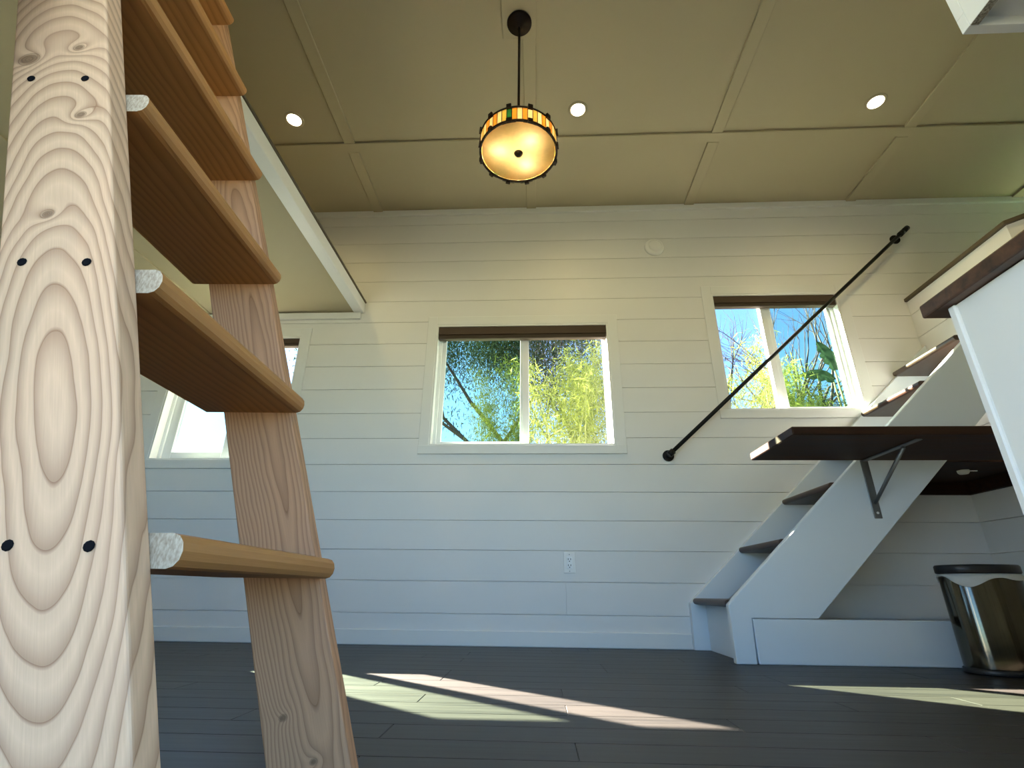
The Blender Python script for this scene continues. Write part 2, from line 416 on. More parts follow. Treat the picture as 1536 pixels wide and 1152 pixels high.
def plank(x0, x1, y0, y1):
    key = (round(x1 - x0, 3), round(y1 - y0, 3))
    if key not in pm:
        m = MB().box(0, x1 - x0 - .0012, 0, y1 - y0 - .0012, -.012, 0, .0012)
        bmesh.ops.recalc_face_normals(m.bm, faces=m.bm.faces[:]); me = bpy.data.meshes.new('plank'); m.bm.to_mesh(me); m.bm.free(); pm[key] = me
    add('plank', pm[key], 'floor', floor, (x0, y0, 0))
y = YF; r_ = 0
while y < D - .002:
    y1 = min(y + PW, D); x = XL - random.choice((.1, .3, .5, .7, .9, 1.1))
    while x < XR - .01:
        plank(max(x, XL), min(x + PLN, XR), y, y1); x += PLN
    y = y1; r_ += 1

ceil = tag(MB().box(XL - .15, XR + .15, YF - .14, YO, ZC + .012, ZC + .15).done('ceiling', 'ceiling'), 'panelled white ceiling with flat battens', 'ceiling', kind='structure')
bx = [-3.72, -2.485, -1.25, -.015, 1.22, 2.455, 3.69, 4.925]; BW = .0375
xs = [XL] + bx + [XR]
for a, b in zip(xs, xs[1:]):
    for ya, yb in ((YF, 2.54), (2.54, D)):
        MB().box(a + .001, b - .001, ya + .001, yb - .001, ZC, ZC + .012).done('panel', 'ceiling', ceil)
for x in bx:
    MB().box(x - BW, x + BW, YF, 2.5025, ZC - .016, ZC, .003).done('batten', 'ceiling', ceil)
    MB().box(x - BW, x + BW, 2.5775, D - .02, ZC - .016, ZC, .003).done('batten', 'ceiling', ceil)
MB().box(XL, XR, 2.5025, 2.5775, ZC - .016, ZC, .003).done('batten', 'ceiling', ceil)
tag(MB().box(XL, XR, D - .02, D, ZC - .052, ZC, .003).done('trim_1', 'trim'), 'white crown strip along the top of the shiplap wall', 'trim', kind='structure')
bb = MB().box(XL, .871, D - .014, D, 0, .082, .004).done('baseboard_back', 'trim'); tag(bb, 'white baseboard under the windows', 'baseboard', kind='structure')
bb = MB().box(.99, 2.63, D - .014, D, 0, .082, .004).done('baseboard_stairs', 'trim'); tag(bb, 'white baseboard under the stairs', 'baseboard', kind='structure')

pr_ = MB().box(-2.4, 2.4, -1.9, .255, 2.24, 2.32).done('sky_blocker_roof', 'siding'); tag(pr_, 'flat unseen roof added over the entrance deck to block high sky light', 'roof', kind='structure')  # added out of view, cuts the high sky light falling on the ladder
for sx_ in (-2.3, 2.3): MB().box(sx_ - .05, sx_ + .05, -1.85, -1.75, -.06, 2.24, .004).done('post', 'siding', pr_)
# left sleeping loft
LX = -1.257; LZ = 2.187
lf = empty('loft_floor', (LX, D, LZ)); tag(lf, 'white sleeping loft deck the ladder leans on', 'loft', kind='structure')
def lbox(mb_args, name, mat, parent, off, b=.003):
    x0, x1, y0, y1, z0, z1 = mb_args
    return MB().box(x0 - off[0], x1 - off[0], y0 - off[1], y1 - off[1], z0 - off[2], z1 - off[2], b).done(name, mat, parent)
o3 = (LX, D, LZ)
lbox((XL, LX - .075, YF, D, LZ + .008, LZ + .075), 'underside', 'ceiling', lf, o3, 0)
lbox((LX - .075, LX, YF, D, LZ - .002, LZ + .080), 'fascia', 'trim', lf, o3)
lbox((LX - .10, LX + .007, YF, D, LZ + .0801, LZ + .094), 'nosing', 'rail_edge', lf, o3, .002)
lbox((XL, LX - .02, D - .02, D, LZ - .055, LZ - .003), 'cleat', 'trim', lf, o3)
for x in (-2.455, -3.69): lbox((x - BW, x + BW, YF, D - .02, LZ - .003, LZ + .0078), 'batten', 'ceiling', lf, o3, .002)

# right loft on its partition (two faces, the second one turned 45 degrees)
PXW = 2.637; RZ = 2.237
poly = [(PXW + .016, D), (PXW + .016, 2.386), (3.21, 1.826), (3.21, YF), (XR, YF), (XR, D)]
wp = MB().prism(poly, 'z', -.012, RZ - .025).done('wall_partition', 'wall'); tag(wp, 'white shiplap partition carrying the loft at the head of the stairs', 'wall', kind='structure')
for i, (z0, z1) in enumerate(rows[:14]):
    z1 = min(z1, RZ - .025); z0 = max(z0, .002)
    if z1 - z0 < .02: continue
    MB().box(PXW, PXW + .016, 2.38, D - .0005, z0 + GAP, z1 - GAP, .001).done('board', 'wall', wp)
    MB().prism([(PXW, 2.38), (PXW + .0161, 2.3866), (3.2161, 1.8226), (3.2, 1.817)], 'z', z0 + GAP, z1 - GAP).done('board', 'wall', wp)
pl2 = [(PXW - .014, D), (PXW - .014, 2.374), (3.19, 1.806), (3.19, YF), (XR, YF), (XR, D)]
MB().prism(pl2, 'z', RZ - .025, RZ, .002).done('loft_nosing', 'rail_edge', wp)

# ------------------------------------------------------------------ windows
names = ['left window under the sleeping loft', 'wide window in the middle of the shiplap wall', 'window beside the stairs', 'small unseen window added in the upper loft for the ceiling glow']
for i, w in enumerate(WIN):
    x0, x1, z0, z1 = w['x0'], w['x1'], w['z0'], w['z1']
    W = empty('window_%d' % (i + 1), ((x0 + x1) / 2, D, z0)); off = ((x0 + x1) / 2, D, z0)
    tag(W, 'white vinyl sliding window, the ' + names[i], 'window', kind='structure')
    B = lambda n, m, *a, b=.002: lbox(a, n, m, W, off, b)
    jd = D + .060                                             # where the frame starts
    B('jamb', 'trim', x0, x0 + .012, D - .004, jd, z0, z1, b=0); B('jamb', 'trim', x1 - .012, x1, D - .004, jd, z0, z1, b=0)
    B('jamb', 'trim', x0 + .012, x1 - .012, D - .004, jd, z1 - .012, z1, b=0); B('sill', 'trim', x0 + .012, x1 - .012, D - .004, jd, z0, z0 + .012, b=0)
    B('casing', 'trim', x0 - CAS, x0, D - .006, D, z0, z1 + CAS); B('casing', 'trim', x1, x1 + CAS, D - .006, D, z0, z1 + CAS)
    B('casing', 'trim', x0, x1, D - .006, D, z1, z1 + CAS); B('casing', 'trim', x0 - CAS, x1 + CAS, D - .015, D, z0 - .058, z0)
    # vinyl frame
    f0, f1 = jd, YO + .005; fw = .034
    B('frame', 'vinyl', x0, x0 + fw, f0, f1, z0, z1); B('frame', 'vinyl', x1 - fw, x1, f0, f1, z0, z1)
    B('frame', 'vinyl', x0 + fw, x1 - fw, f0, f1, z0, z0 + fw * .7); B('frame', 'vinyl', x0 + fw, x1 - fw, f0, f1, z1 - .020, z1)
    B('meeting_rail', 'vinyl', w['mull'] - .022, w['mull'] + .022, f0 + .004, f1 - .01, z0 + fw * .7, z1 - .020)
    # the glazed sash
    if w['glass'] == 'L': a, b_ = x0 + fw, w['mull'] - .022
    else: a, b_ = w['mull'] + .022, x1 - fw
    sw = .062 if i == 0 else .030; s0, s1 = f0 + .012, f0 + .040; za, zb = z0 + fw * .7, z1 - .020
    sash = B('sash', 'vinyl', a, a + sw, s0, s1, za, zb)
    mb = MB(); 
    sx = lambda v: v - off[0]
    sash2 = lbox((b_ - sw * .6, b_, s0, s1, za, zb), 'sash_stile', 'vinyl', W, off, .002)
    B('sash_rail', 'vinyl', a + sw, b_ - sw * .6, s0, s1, za, za + sw * .8); B('sash_rail', 'vinyl', a + sw, b_ - sw * .6, s0, s1, zb - sw, zb)
    B('pane', 'pane', a + sw - .004, b_ - sw * .6 + .004, s0 + .011, s0 + .016, za + sw * .8 - .004, zb - sw + .004, b=0)
    if w['glass'] == 'L': c_a, c_b = w['mull'] + .022, x1 - fw
    else: c_a, c_b = x0 + fw, w['mull'] - .022
    me_ = bpy.data.meshes.new('insect_screen'); ys_ = f1 - .012 - D
    me_.from_pydata([(c_a - off[0], ys_, za - z0), (c_b - off[0], ys_, za - z0), (c_b - off[0], ys_, zb - z0), (c_a - off[0], ys_, zb - z0)], [], [(0, 1, 2, 3)]); add('insect_screen', me_, 'screen', W)
    if i < 3:
        hb = (.060, .098, .088)[i]; r_b = min(.034, (hb - .02) / 2)
        R = empty('roller_shade', ((x0 + x1) / 2, D + .03, z1 - .012 - hb))
        tag(R, ['rolled-up brown blind in the left window under the sleeping loft', 'rolled-up brown blind across the wide middle window', 'rolled-up brown blind in the window beside the stairs'][i], 'blind', 'brown roller blinds')
        hwid = (x1 - x0) / 2 - .014
        MB().tube([(-hwid, .012, hb - r_b - .001), (hwid, .012, hb - r_b - .001)], r_b, 16).done('fabric_roll', 'shade_fabric', R)
        MB().box(-hwid, hwid, -.028, -.0225, hb * .36, hb - .001, .002).done('fascia', 'shade_fabric', R)
        MB().box(-hwid, hwid, -.028, .014, 0, hb * .32, .004).done('hem_bar', 'shade_bar', R)
        for sgn in (-1, 1):
            MB().box(min(sgn * hwid, sgn * (hwid + .003)), max(sgn * hwid, sgn * (hwid + .003)), -.02, .045, hb * .35, hb - .001).done('end_bracket', 'iron', R)

mt = MB().box(-.72, .72, -.55, .55, 0, .10, .03, 3).done('reflector', 'bounce_green', None, (4.42, 2.62, RZ + .0005)); tag(mt, 'pale green mattress added unseen on the upper loft to bounce green light', 'reflector')  # added out of view to throw green light up at the ceiling
# ------------------------------------------------------------------ stairs
SY = 2.592
st = empty('staircase', (1.7, 2.9, 0)); tag(st, 'steep white staircase with dark wooden treads against the shiplap wall', 'staircase')
so3 = (1.7, 2.9, 0)
P = lambda pts: [(x - so3[0], z) for x, z in pts]
sl = .913
top = lambda x: .290 + sl * (x - .939)
bot = lambda x: .191 + .928 * (x - 1.289)
o = MB().prism(P([(.894, .001), (.984, .001), (.990, .189), (1.289, .189), (PXW - .002, bot(PXW)), (PXW - .002, top(PXW)), (.939, .290), (.893, .245)]), 'y', SY - so3[1], SY + .04 - so3[1], .003).done('stringer', 'stair_paint', st)
o['label'] = 'wide white outer stringer board'
lbox((.9925, PXW - .002, SY + .001, SY + .03, .001, .1865), 'plinth_board', 'stair_paint', st, so3)
o = MB().prism(P([(.871, .001), (.965, .001), (.965, .16), (PXW - .002, bot(PXW) + .08), (PXW - .002, top(PXW) + .012), (.900, .262), (.875, .238)]), 'y', D - .041 - so3[1], D - .0005 - so3[1], .002).done('wall_stringer', 'stair_paint', st)
for n in range(6):
    xn = .890 + .3005 * n - (.03 if n == 5 else 0); zt = .2655 + .2785 * n
    back = xn + .375 if n < 5 else PXW - .003
    pr = [(xn + .016 - .016 * math.cos(a), zt - .016 - .016 * math.sin(a)) for a in [PI * k / 8 - PI / 2 for k in range(9)]]
    prof = pr + [(back, zt - .032), (back, zt)]
    MB().prism(P(prof), 'y', SY + .0405 - so3[1], D - .0415 - so3[1]).done('tread', 'tread', st)
    zb = 0.001 if n == 0 else zt - .2785 + .0005
    if n == 0: lbox((xn + .068, xn + .084, SY + .0405, D - .0415, zb, zt - .0325), 'toe_board', 'stair_paint', st, so3, 0)

# handrail on the wall
a = Vector((.844, 3.12, 1.096)); b = Vector((2.70, 3.12, 2.752)); d = (b - a).normalized()
hr = empty('handrail', a); tag(hr, 'slim black iron pipe handrail sloping up the wall above the stairs', 'handrail')
MB().tube([Vector((0, 0, 0)), b - a + d * .03], .0125, 12).done('pipe', 'iron', hr)
for p in (a + d * .01, b):
    q = p - a; wy = D - .001 - a.y
    for prof_args in [0]:
        m = MB(); m.tube([q - d * .02, q + d * .02], .020, 12); m.tube([q, q + Vector((0, wy - .008, 0))], .013, 12); m.done('elbow_bracket', 'iron', hr)
        m = MB(); m.tube([q + Vector((0, wy - .009, 0)), q + Vector((0, wy, 0))], .036, 20); m.done('flange', 'iron', hr)
MB().tube([b - a + d * .028, b - a + d * .075], .019, 12).done('end_cap', 'iron', hr)

# desk plank on its bracket, hung on the stringer
sh = empty('wall_shelf', (1.86, SY, .926)); tag(sh, 'thick dark wooden plank shelf fixed to the outer stringer of the stairs', 'shelf')
o3 = (1.86, SY, .926)
lbox((1.107, 2.60, 2.130, SY - .0008, .926, .964), 'plank', 'shelf_wood', sh, o3, .004)
BX = 1.668
br = empty('bracket', (BX - 1.86, 0, 0)); br.parent = sh
MB().box(-.019, .019, -.007, -.001, -.288, -.001, .002).done('upright', 'grey_steel', br)
MB().box(-.014, .014, -.405, -.007, -.007, -.001, .002).done('arm', 'grey_steel', br)
MB().tube([(0, -.008, -.215), (0, -.30, -.012)], .0085, 8).done('brace', 'grey_steel', br)
MB().tube([(0, -.0072, -.262), (0, -.0105, -.262)], .006, 10).done('screw', 'plastic', br)

us = empty('understair_shelf', (2.3, D, .93)); tag(us, 'dark brown plank shelf tucked under the stairs on a wall ledger', 'shelf')
o3 = (2.3, D, .93)
lbox((2.06, PXW - .001, SY + .05, D - .001, .930, .962), 'plank', 'shelf_wood', us, o3, .003)
lbox((2.07, PXW - .001, D - .030, D - .001, .857, .9295), 'ledger', 'shelf_wood', us, o3, .002)
lbox((PXW - .030, PXW - .001, SY + .05, D - .031, .857, .9295), 'ledger', 'shelf_wood', us, o3, .002)
pk = empty('puck_light', (2.338, 2.832, .9295)); tag(pk, 'small white plastic puck fitting under the dark shelf beneath the stairs', 'fitting')
MB().lathe([(0, -.022), (.020, -.021), (.026, -.014), (.028, -.001), (0, -.001)], 20).done('housing', 'plastic', pk)
MB().box(.026, .075, -.004, .004, -.006, -.001, .001).done('cable', 'plastic', pk)

# ------------------------------------------------------------------ outlet and alarm
ou = empty('wall_outlet', (.200, D, .452)); tag(ou, 'white double power socket low on the shiplap wall', 'socket')
MB().box(-.035, .035, -.005, -.0001, -.058, .058, .002).done('cover_plate', 'plastic', ou)
MB().box(-.0165, .0165, -.0075, -.0045, -.034, .034, .001).done('receptacle', 'vinyl', ou)
for zz in (.017, -.017):
    rc = MB().box(-.009, -.0055, -.0082, -.0073, zz - .002, zz + .008).done('slot', 'slot', ou)
    MB().box(.0055, .009, -.0082, -.0073, zz - .002, zz + .008).done('slot', 'slot', ou)
    MB().box(-.003, .003, -.0082, -.0073, zz - .011, zz - .006).done('slot', 'slot', ou)
for zz in (.047, -.047): MB().tube([(0, -.0062, zz), (0, -.0048, zz)], .003, 8).done('screw', 'grey_steel', ou)
sm = empty('smoke_alarm', (.918, D, 2.722), (PI / 2, 0, 0)); tag(sm, 'round white smoke alarm high on the shiplap wall', 'smoke alarm')
MB().lathe([(0, .0002), (.072, .0002), (.072, .012), (.066, .020), (.050, .028), (.048, .026), (.046, .030), (.02, .034), (0, .034)], 40).done('housing', 'plastic', sm)
MB().box(-.016, .006, -.032, -.028, .024, .0302).done('vent_slot', 'slot', sm)

# ------------------------------------------------------------------ ladder
LEAN = math.atan(.342)
ld = empty('ladder', (-.301, .765, 0), (0, 0, math.radians(2.0)))
tag(ld, 'pine ladder with thick rounded treads leaning against the sleeping loft', 'ladder')
LLEN = 3.02
# right-hand edge of the stiles passes the floor at local x = 0; local x of the axis centre is half a width behind
SWD, STK = .140, .039
yn, yf = -.220, .258          # inside faces
hx = SWD / math.cos(LEAN)
def stile(y0, y1, mat):
    m = MB()
    # mesh local: x across, y thickness, z along; bottom cut flat on the floor
    t = math.tan(LEAN); hw_ = SWD / 2
    m.hexa([(-hw_, 0, t * hw_), (hw_, 0, -t * hw_), (hw_, y1 - y0, -t * hw_), (-hw_, y1 - y0, t * hw_), (-hw_, 0, LLEN), (hw_, 0, LLEN), (hw_, y1 - y0, LLEN), (-hw_, y1 - y0, LLEN)])
    bmesh.ops.recalc_face_normals(m.bm, faces=m.bm.faces[:])
    ed = [e for e in m.bm.edges if abs(e.verts[0].co.z - e.verts[1].co.z) > 1]
    bmesh.ops.bevel(m.bm, geom=ed, offset=.004, segments=3, affect='EDGES', profile=.5)
    return m.done('stile', mat, ld, (-hx / 2, y0, 0.001), (0, -LEAN, 0))
s1 = stile(yn - STK, yn, 'pine_near'); s2 = stile(yf, yf + STK, 'pine_far')
s1['label'] = 'pale pine stile with nested oval grain'; s2['label'] = 'reddish pine stile'
xe = lambda z: -.342 * z      # right-hand edge of the stiles at height z
TH = .036; TD = .212
ladder_z = [.314, .650, .979, 1.306, 1.626, 1.944, 2.262, 2.580]
pr = []
for k in range(7):
    a_ = -PI / 2 + PI * k / 6
    pr.append((-.014 + .014 * math.cos(a_), TH / 2 + (TH / 2) * math.sin(a_)))
prof = pr + [(-TD, TH), (-TD, 0)]
m = MB(); m.prism(prof, 'y', yn + .0005, yf - .0005)
for f in m.bm.faces:
    if abs(f.normal.y) > .9: f.material_index = 1
t0 = m.done('tread', 'pine_tread', ld)
t0.data.materials.append(MAT['end_grain'])
scm = MB().lathe([(0, -.0005), (.0025, -.0005), (.0055, -.0012), (.0058, -.0002), (0, -.0002)], 10)
scr = scm.done('screw', 'hole', s1)
for i, z in enumerate(ladder_z):
    xx = xe(z + TH / 2) + .034
    tr = t0 if i == 0 else inst(t0, 'tread', ld)
    tr.location = (xx, 0, z)
    # screws driven through the near stile, in stile coordinates
    for j, dx in enumerate((-.040, .037)):
        lx = dx; lz = (z + TH / 2 - dx * math.sin(LEAN)) / math.cos(LEAN)
        sc_ = scr if (i == 0 and j == 0) else inst(scr, 'screw', s1)
        sc_.location = (lx, -.0002, lz); sc_.rotation_euler = (-PI / 2, 0, 0)

# ------------------------------------------------------------------ kitchen
cb = empty('base_cabinet', (.897, .983, 0)); tag(cb, 'white kitchen base cabinet under the dark wooden worktop', 'cabinet')
o3 = (.897, .983, 0)
lbox((.903, 2.40, YF + .001, .964, .10, .8685), 'carcass', 'cabinet', cb, o3, .002)
lbox((.897, .9029, YF + .001, .966, .001, .8685), 'end_panel', 'cabinet', cb, o3, .001)
lbox((.890, 2.40, .9645, .983, .09, .8685), 'face_frame', 'cabinet', cb, o3, .003)
lbox((.93, 2.40, YF + .05, .90, .001, .0995), 'toe_kick', 'cabinet', cb, o3, 0)
for k in range(3):
    xa = .935 + k * .485
    dr = lbox((xa, xa + .46, .9835, 1.002, .14, .66), 'door', 'cabinet', cb, o3, .003)
    m = MB().tube([(xa + .42 - o3[0], .019, .50), (xa + .42 - o3[0], .045, .50), (xa + .42 - o3[0], .045, .62), (xa + .42 - o3[0], .019, .62)], .005, 8); m.done('handle', 'iron', dr)
    dr = lbox((xa, xa + .46, .9835, 1.002, .68, .845), 'drawer', 'cabinet', cb, o3, .003)
    m = MB().tube([(xa + .17 - o3[0], .019, .765), (xa + .17 - o3[0], .045, .765), (xa + .29 - o3[0], .045, .765), (xa + .29 - o3[0], .019, .765)], .005, 8); m.done('handle', 'iron', dr)
wt = MB().box(-.765, .765, -.3145, .3145, -.016, .016, .004, 2).done('worktop', 'counter_wood', None, (1.637, .7155, .886)); tag(wt, 'dark brown wooden worktop slab on the white base cabinet', 'worktop')
uc = empty('upper_cabinet', (.915, YF, 1.40)); tag(uc, 'white wall cabinet hung above the kitchen worktop', 'cabinet')
o3 = (.915, YF, 1.40)
board = dict(mat='cabinet')
lbox((.915, .932, YF + .001, .729, 1.40, 2.15), 'side_panel', 'cabinet', uc, o3, .001)
lbox((2.383, 2.40, YF + .001, .729, 1.40, 2.15), 'side_panel', 'cabinet', uc, o3, .001)
lbox((.9325, 2.3825, YF + .001, .729, 1.425, 1.442), 'bottom_panel', 'cabinet', uc, o3, 0)
lbox((.9325, 2.3825, YF + .001, .729, 2.133, 2.15), 'top_panel', 'cabinet', uc, o3, 0)
lbox((.9325, 2.3825, YF + .001, YF + .012, 1.4425, 2.1325), 'back_panel', 'cabinet', uc, o3, 0)
lbox((.915, 2.40, .7295, .749, 1.40, 1.44), 'bottom_rail', 'cabinet', uc, o3, .001)
lbox((.915, 2.40, .7295, .749, 2.11, 2.15), 'top_rail', 'cabinet', uc, o3, .001)
for xs_ in (.915, 2.365): lbox((xs_, xs_ + .035, .7295, .749, 1.4402, 2.1098), 'frame_stile', 'cabinet', uc, o3, .001)
k_ = NT('raw_particle_board'); c_ = k_.coord(); MAT['chip'] = k_.principled(k_.ramp(k_.noise(c_, 260, 3), [(.35, (.12, .09, .06)), (.65, (.45, .40, .32))]), .9)
lbox((.9155, .9315, YF + .002, .728, 1.3985, 1.3999), 'raw_edge', 'chip', uc, o3, 0)
for k in range(3):
    xa = .952 + k * .471
    dr = lbox((xa, xa + .468, .7295, .7475, 1.443, 2.107), 'door', 'cabinet', uc, o3, .002)
    xh = xa + .43 - o3[0]; MB().tube([(xh, .747 - YF, .10), (xh, .775 - YF, .10), (xh, .775 - YF, .22), (xh, .747 - YF, .22)], .005, 8).done('handle', 'iron', dr)

# ------------------------------------------------------------------ bin
bn = empty('waste_bin', (1.926, 2.432, 0)); tag(bn, 'oval brushed steel waste bin with black lid and white liner', 'waste bin')
E = dict(sx=1.0, sy=.72)
MB().lathe([(0, .001), (.157, .001), (.159, .004), (.159, .020), (.1535, .024), (0, .024)], 48, **E).done('base', 'black_plastic', bn)
MB().lathe([(.154, .0245), (.154, .365), (.152, .372), (.146, .372), (.146, .03), (0, .03)], 64, **E).done('body', 'steel', bn)
m = MB(); n = 96; rings = []
for j in range(n):
    t = 2 * PI * j / n
    drop = .026 + .014 * math.sin(3 * t + 2.2) + .010 * math.sin(5 * t + 1.1)
    ring = []
    for s_, (rr, zz) in enumerate([(.140, .355), (.144, .378), (.154, .382), (.160, .378 - drop * .35), (.1615 + .003 * math.sin(9 * t), .378 - drop * .7), (.1585 + .0035 * math.sin(11 * t), .378 - drop)]):
        ring.append(m.bm.verts.new((rr * math.cos(t), rr * .72 * math.sin(t) * (1.0 if s_ < 2 else 1.02), zz)))
    rings.append(ring)
for j in range(n):
    a_, b_ = rings[j], rings[(j + 1) % n]
    for k in range(5):
        f = m.bm.faces.new((a_[k], b_[k], b_[k + 1], a_[k + 1])); f.smooth = True
m.done('liner_bag', 'bag', bn)
MB().lathe([(0, .384), (.158, .384), (.161, .388), (.161, .412), (.156, .418), (0, .424)], 64, **E).done('lid', 'black_plastic', bn)
MB().box(-.04, .04, -.140, -.108, .006, .018, .004).done('pedal', 'black_plastic', bn)

# ------------------------------------------------------------------ pendant lamp
PC = (-.067, 1.755)
pd = empty('pendant_lamp', (PC[0], PC[1], ZC)); tag(pd, 'drum pendant lamp of cream and amber glass strips on a black rod', 'pendant lamp')
ZB = 2.176 - ZC; R0 = .176; HT = .086
MB().box(-.092, .092, -.26, .085, -.0185, -.0001, .002).done('mounting_block', 'ceiling', pd)
MB().lathe([(0, -.0187), (.066, -.0187), (.066, -.026), (.060, -.036), (.018, -.044), (.014, -.060), (0, -.060)], 32).done('ceiling_canopy', 'bronze', pd)
MB().tube([(0, 0, -.058), (0, 0, ZB + .045)], .0065, 12).done('rod', 'bronze', pd)
m = MB()
for k in range(3):
    a_ = 2 * PI * k / 3 + .5; m.tube([(0, 0, ZB + HT - .004), (math.cos(a_) * (R0 - .004), math.sin(a_) * (R0 - .004), ZB + HT - .004)], .004, 8)
m.done('spider_arms', 'bronze', pd)
def ringmesh(z, r, h, w): return MB().lathe([(r - w, z), (r + w, z), (r + w, z + h), (r - w, z + h)], 88, close=True)
ringmesh(ZB, R0 + .001, .007, .005).done('ring', 'bronze', pd)
ringmesh(ZB + HT - .006, R0 + .001, .006, .005).done('ring', 'bronze', pd)
NS = 48
wid = 2 * PI * R0 / NS
sm_ = {}
pat = ['glass_cream', 'glass_amber', 'glass_cream', 'glass_ochre', 'glass_cream', 'glass_amber']
for k in range(NS):
    a_ = 2 * PI * (k + .5) / NS; key = pat[k % 6] if k % 17 else 'glass_green'
    if key not in sm_:
        mm = MB().box(-.0015, .0015, -wid / 2 + .0012, wid / 2 - .0012, 0, HT - .0135); bmesh.ops.recalc_face_normals(mm.bm, faces=mm.bm.faces[:]); me = bpy.data.meshes.new('glass_strip'); mm.bm.to_mesh(me); mm.bm.free(); sm_[key] = me
    add('glass_strip', sm_[key], key, pd, (R0 * math.cos(a_), R0 * math.sin(a_), ZB + .0073), (0, 0, a_))
cm = None
for k in range(NS):
    a_ = 2 * PI * k / NS
    if cm is None: cm = MB().box(-.0025, .0025, -.0011, .0011, ZB + .007, ZB + HT - .006).done('came', 'bronze', pd, (0, 0, 0)); 
    c = cm if k == 0 else inst(cm, 'came', pd)
    c.location = (R0 * math.cos(a_), R0 * math.sin(a_), 0); c.rotation_euler = (0, 0, a_)
tb = MB().box(-.005, .006, -.011, .011, -.010, .014, .001).done('clip', 'bronze', pd)
lp0 = None
for k in range(12):
    a_ = 2 * PI * (k + .5) / 12 + .06
    c = tb if k == 0 else inst(tb, 'clip', pd)
    c.location = ((R0 + .006) * math.cos(a_), (R0 + .006) * math.sin(a_), ZB); c.rotation_euler = (0, 0, a_)
    c = inst(tb, 'clip', pd, ((R0 + .006) * math.cos(a_), (R0 + .006) * math.sin(a_), ZB + HT - .002), (0, 0, a_))
    for sg in (-1, 1):
        a2 = a_ + sg * .115
        if lp0 is None:
            lp0 = MB().tube([(0, -.010, 0), (0, -.010, -.007), (0, .010, -.007), (0, .010, 0)], .0012, 6).done('wire_loop', 'bronze', pd); c = lp0
        else: c = inst(lp0, 'wire_loop', pd)
        c.location = ((R0 + .001) * math.cos(a2), (R0 + .001) * math.sin(a2), ZB); c.rotation_euler = (0, 0, a2)
MB().lathe([(0, ZB + .002), (R0 - .006, ZB + .006), (R0 - .006, ZB + .0085), (0, ZB + .0045)], 64).done('diffuser', 'diffuser', pd)
MB().lathe([(.0075, ZB + HT - .0125), (R0 - .006, ZB + HT - .0125), (R0 - .006, ZB + HT - .0095), (.0075, ZB + HT - .0095)], 48, close=True).done('top_glass', 'diffuser', pd)
MB().lathe([(0, ZB - .016), (.010, ZB - .014), (.018, ZB - .006), (.021, ZB + .001), (0, ZB + .0015)], 24).done('finial', 'bronze', pd)
for (dx, dy) in ((-.095, -.018), (.062, -.075), (.040, .078)):
    MB().lathe([(0, -.022), (.014, -.018), (.020, -.006), (.018, .008), (.009, .020), (.008, .028), (0, .028)], 16, (dx, dy, ZB + .052)).done('bulb', 'bulb', pd)
    l = bpy.data.lights.new('bulb_light', 'POINT'); l.energy = 64; l.color = (1.0, .77, .29); l.shadow_soft_size = .022
    lo = bpy.data.objects.new('bulb_light', l); COL.objects.link(lo); lo.parent = pd; lo.location = (dx, dy, ZB + .052 - .001)
    lo.visible_camera = True

# ------------------------------------------------------------------ recessed lights
spots = [(-1.555, 2.315, 'beside the sleeping loft'), (.288, 2.307, 'behind the pendant lamp'), (2.130, 2.320, 'above the stairs')]
for (x, y, wh) in spots:
    rl = empty('recessed_light', (x, y, ZC)); tag(rl, 'small round lit downlight in the ceiling ' + wh, 'downlight', 'ceiling downlights')
    MB().lathe([(.044, -.0005), (.062, -.0005), (.060, -.004), (.046, -.005)], 32, close=True).done('trim_ring', 'ceiling', rl)
    MB().lathe([(0, -.0008), (.044, -.0008), (.044, -.003), (0, -.003)], 32).done('lens', 'lens', rl)
    l = bpy.data.lights.new('downlight', 'SPOT'); l.energy = 10; l.color = (1.0, .78, .30); l.spot_size = math.radians(165); l.spot_blend = 1.0; l.shadow_soft_size = .04
    lo = bpy.data.objects.new('downlight', l); COL.objects.link(lo); lo.parent = rl; lo.location = (0, 0, -.05)

# ------------------------------------------------------------------ plants outside
GZ = -.75
def leaves_mesh(name, pts, ln, wd, droop=.5, narrow=True, seed=1):
    rnd = random.Random(seed); V = []; F = []
    for p in pts:
        az = rnd.uniform(0, 2 * PI); el = rnd.uniform(-1.2, .6) - droop * .4; L = ln * rnd.uniform(.6, 1.3); w = wd * rnd.uniform(.7, 1.2)
        d_ = Vector((math.cos(az) * math.cos(el), math.sin(az) * math.cos(el), math.sin(el)))
        s_ = d_.cross(Vector((rnd.uniform(-1, 1), rnd.uniform(-1, 1), rnd.uniform(.2, 1)))).normalized() * w / 2
        p = Vector(p); i0 = len(V); mid = p + d_ * L * .45
        V += [p, mid + s_, p + d_ * L + Vector((0, 0, -droop * L * .25)), mid - s_]; F.append((i0, i0 + 1, i0 + 2, i0 + 3))
    me = bpy.data.meshes.new(name); me.from_pydata([tuple(v) for v in V], [], F); me.update(); return me
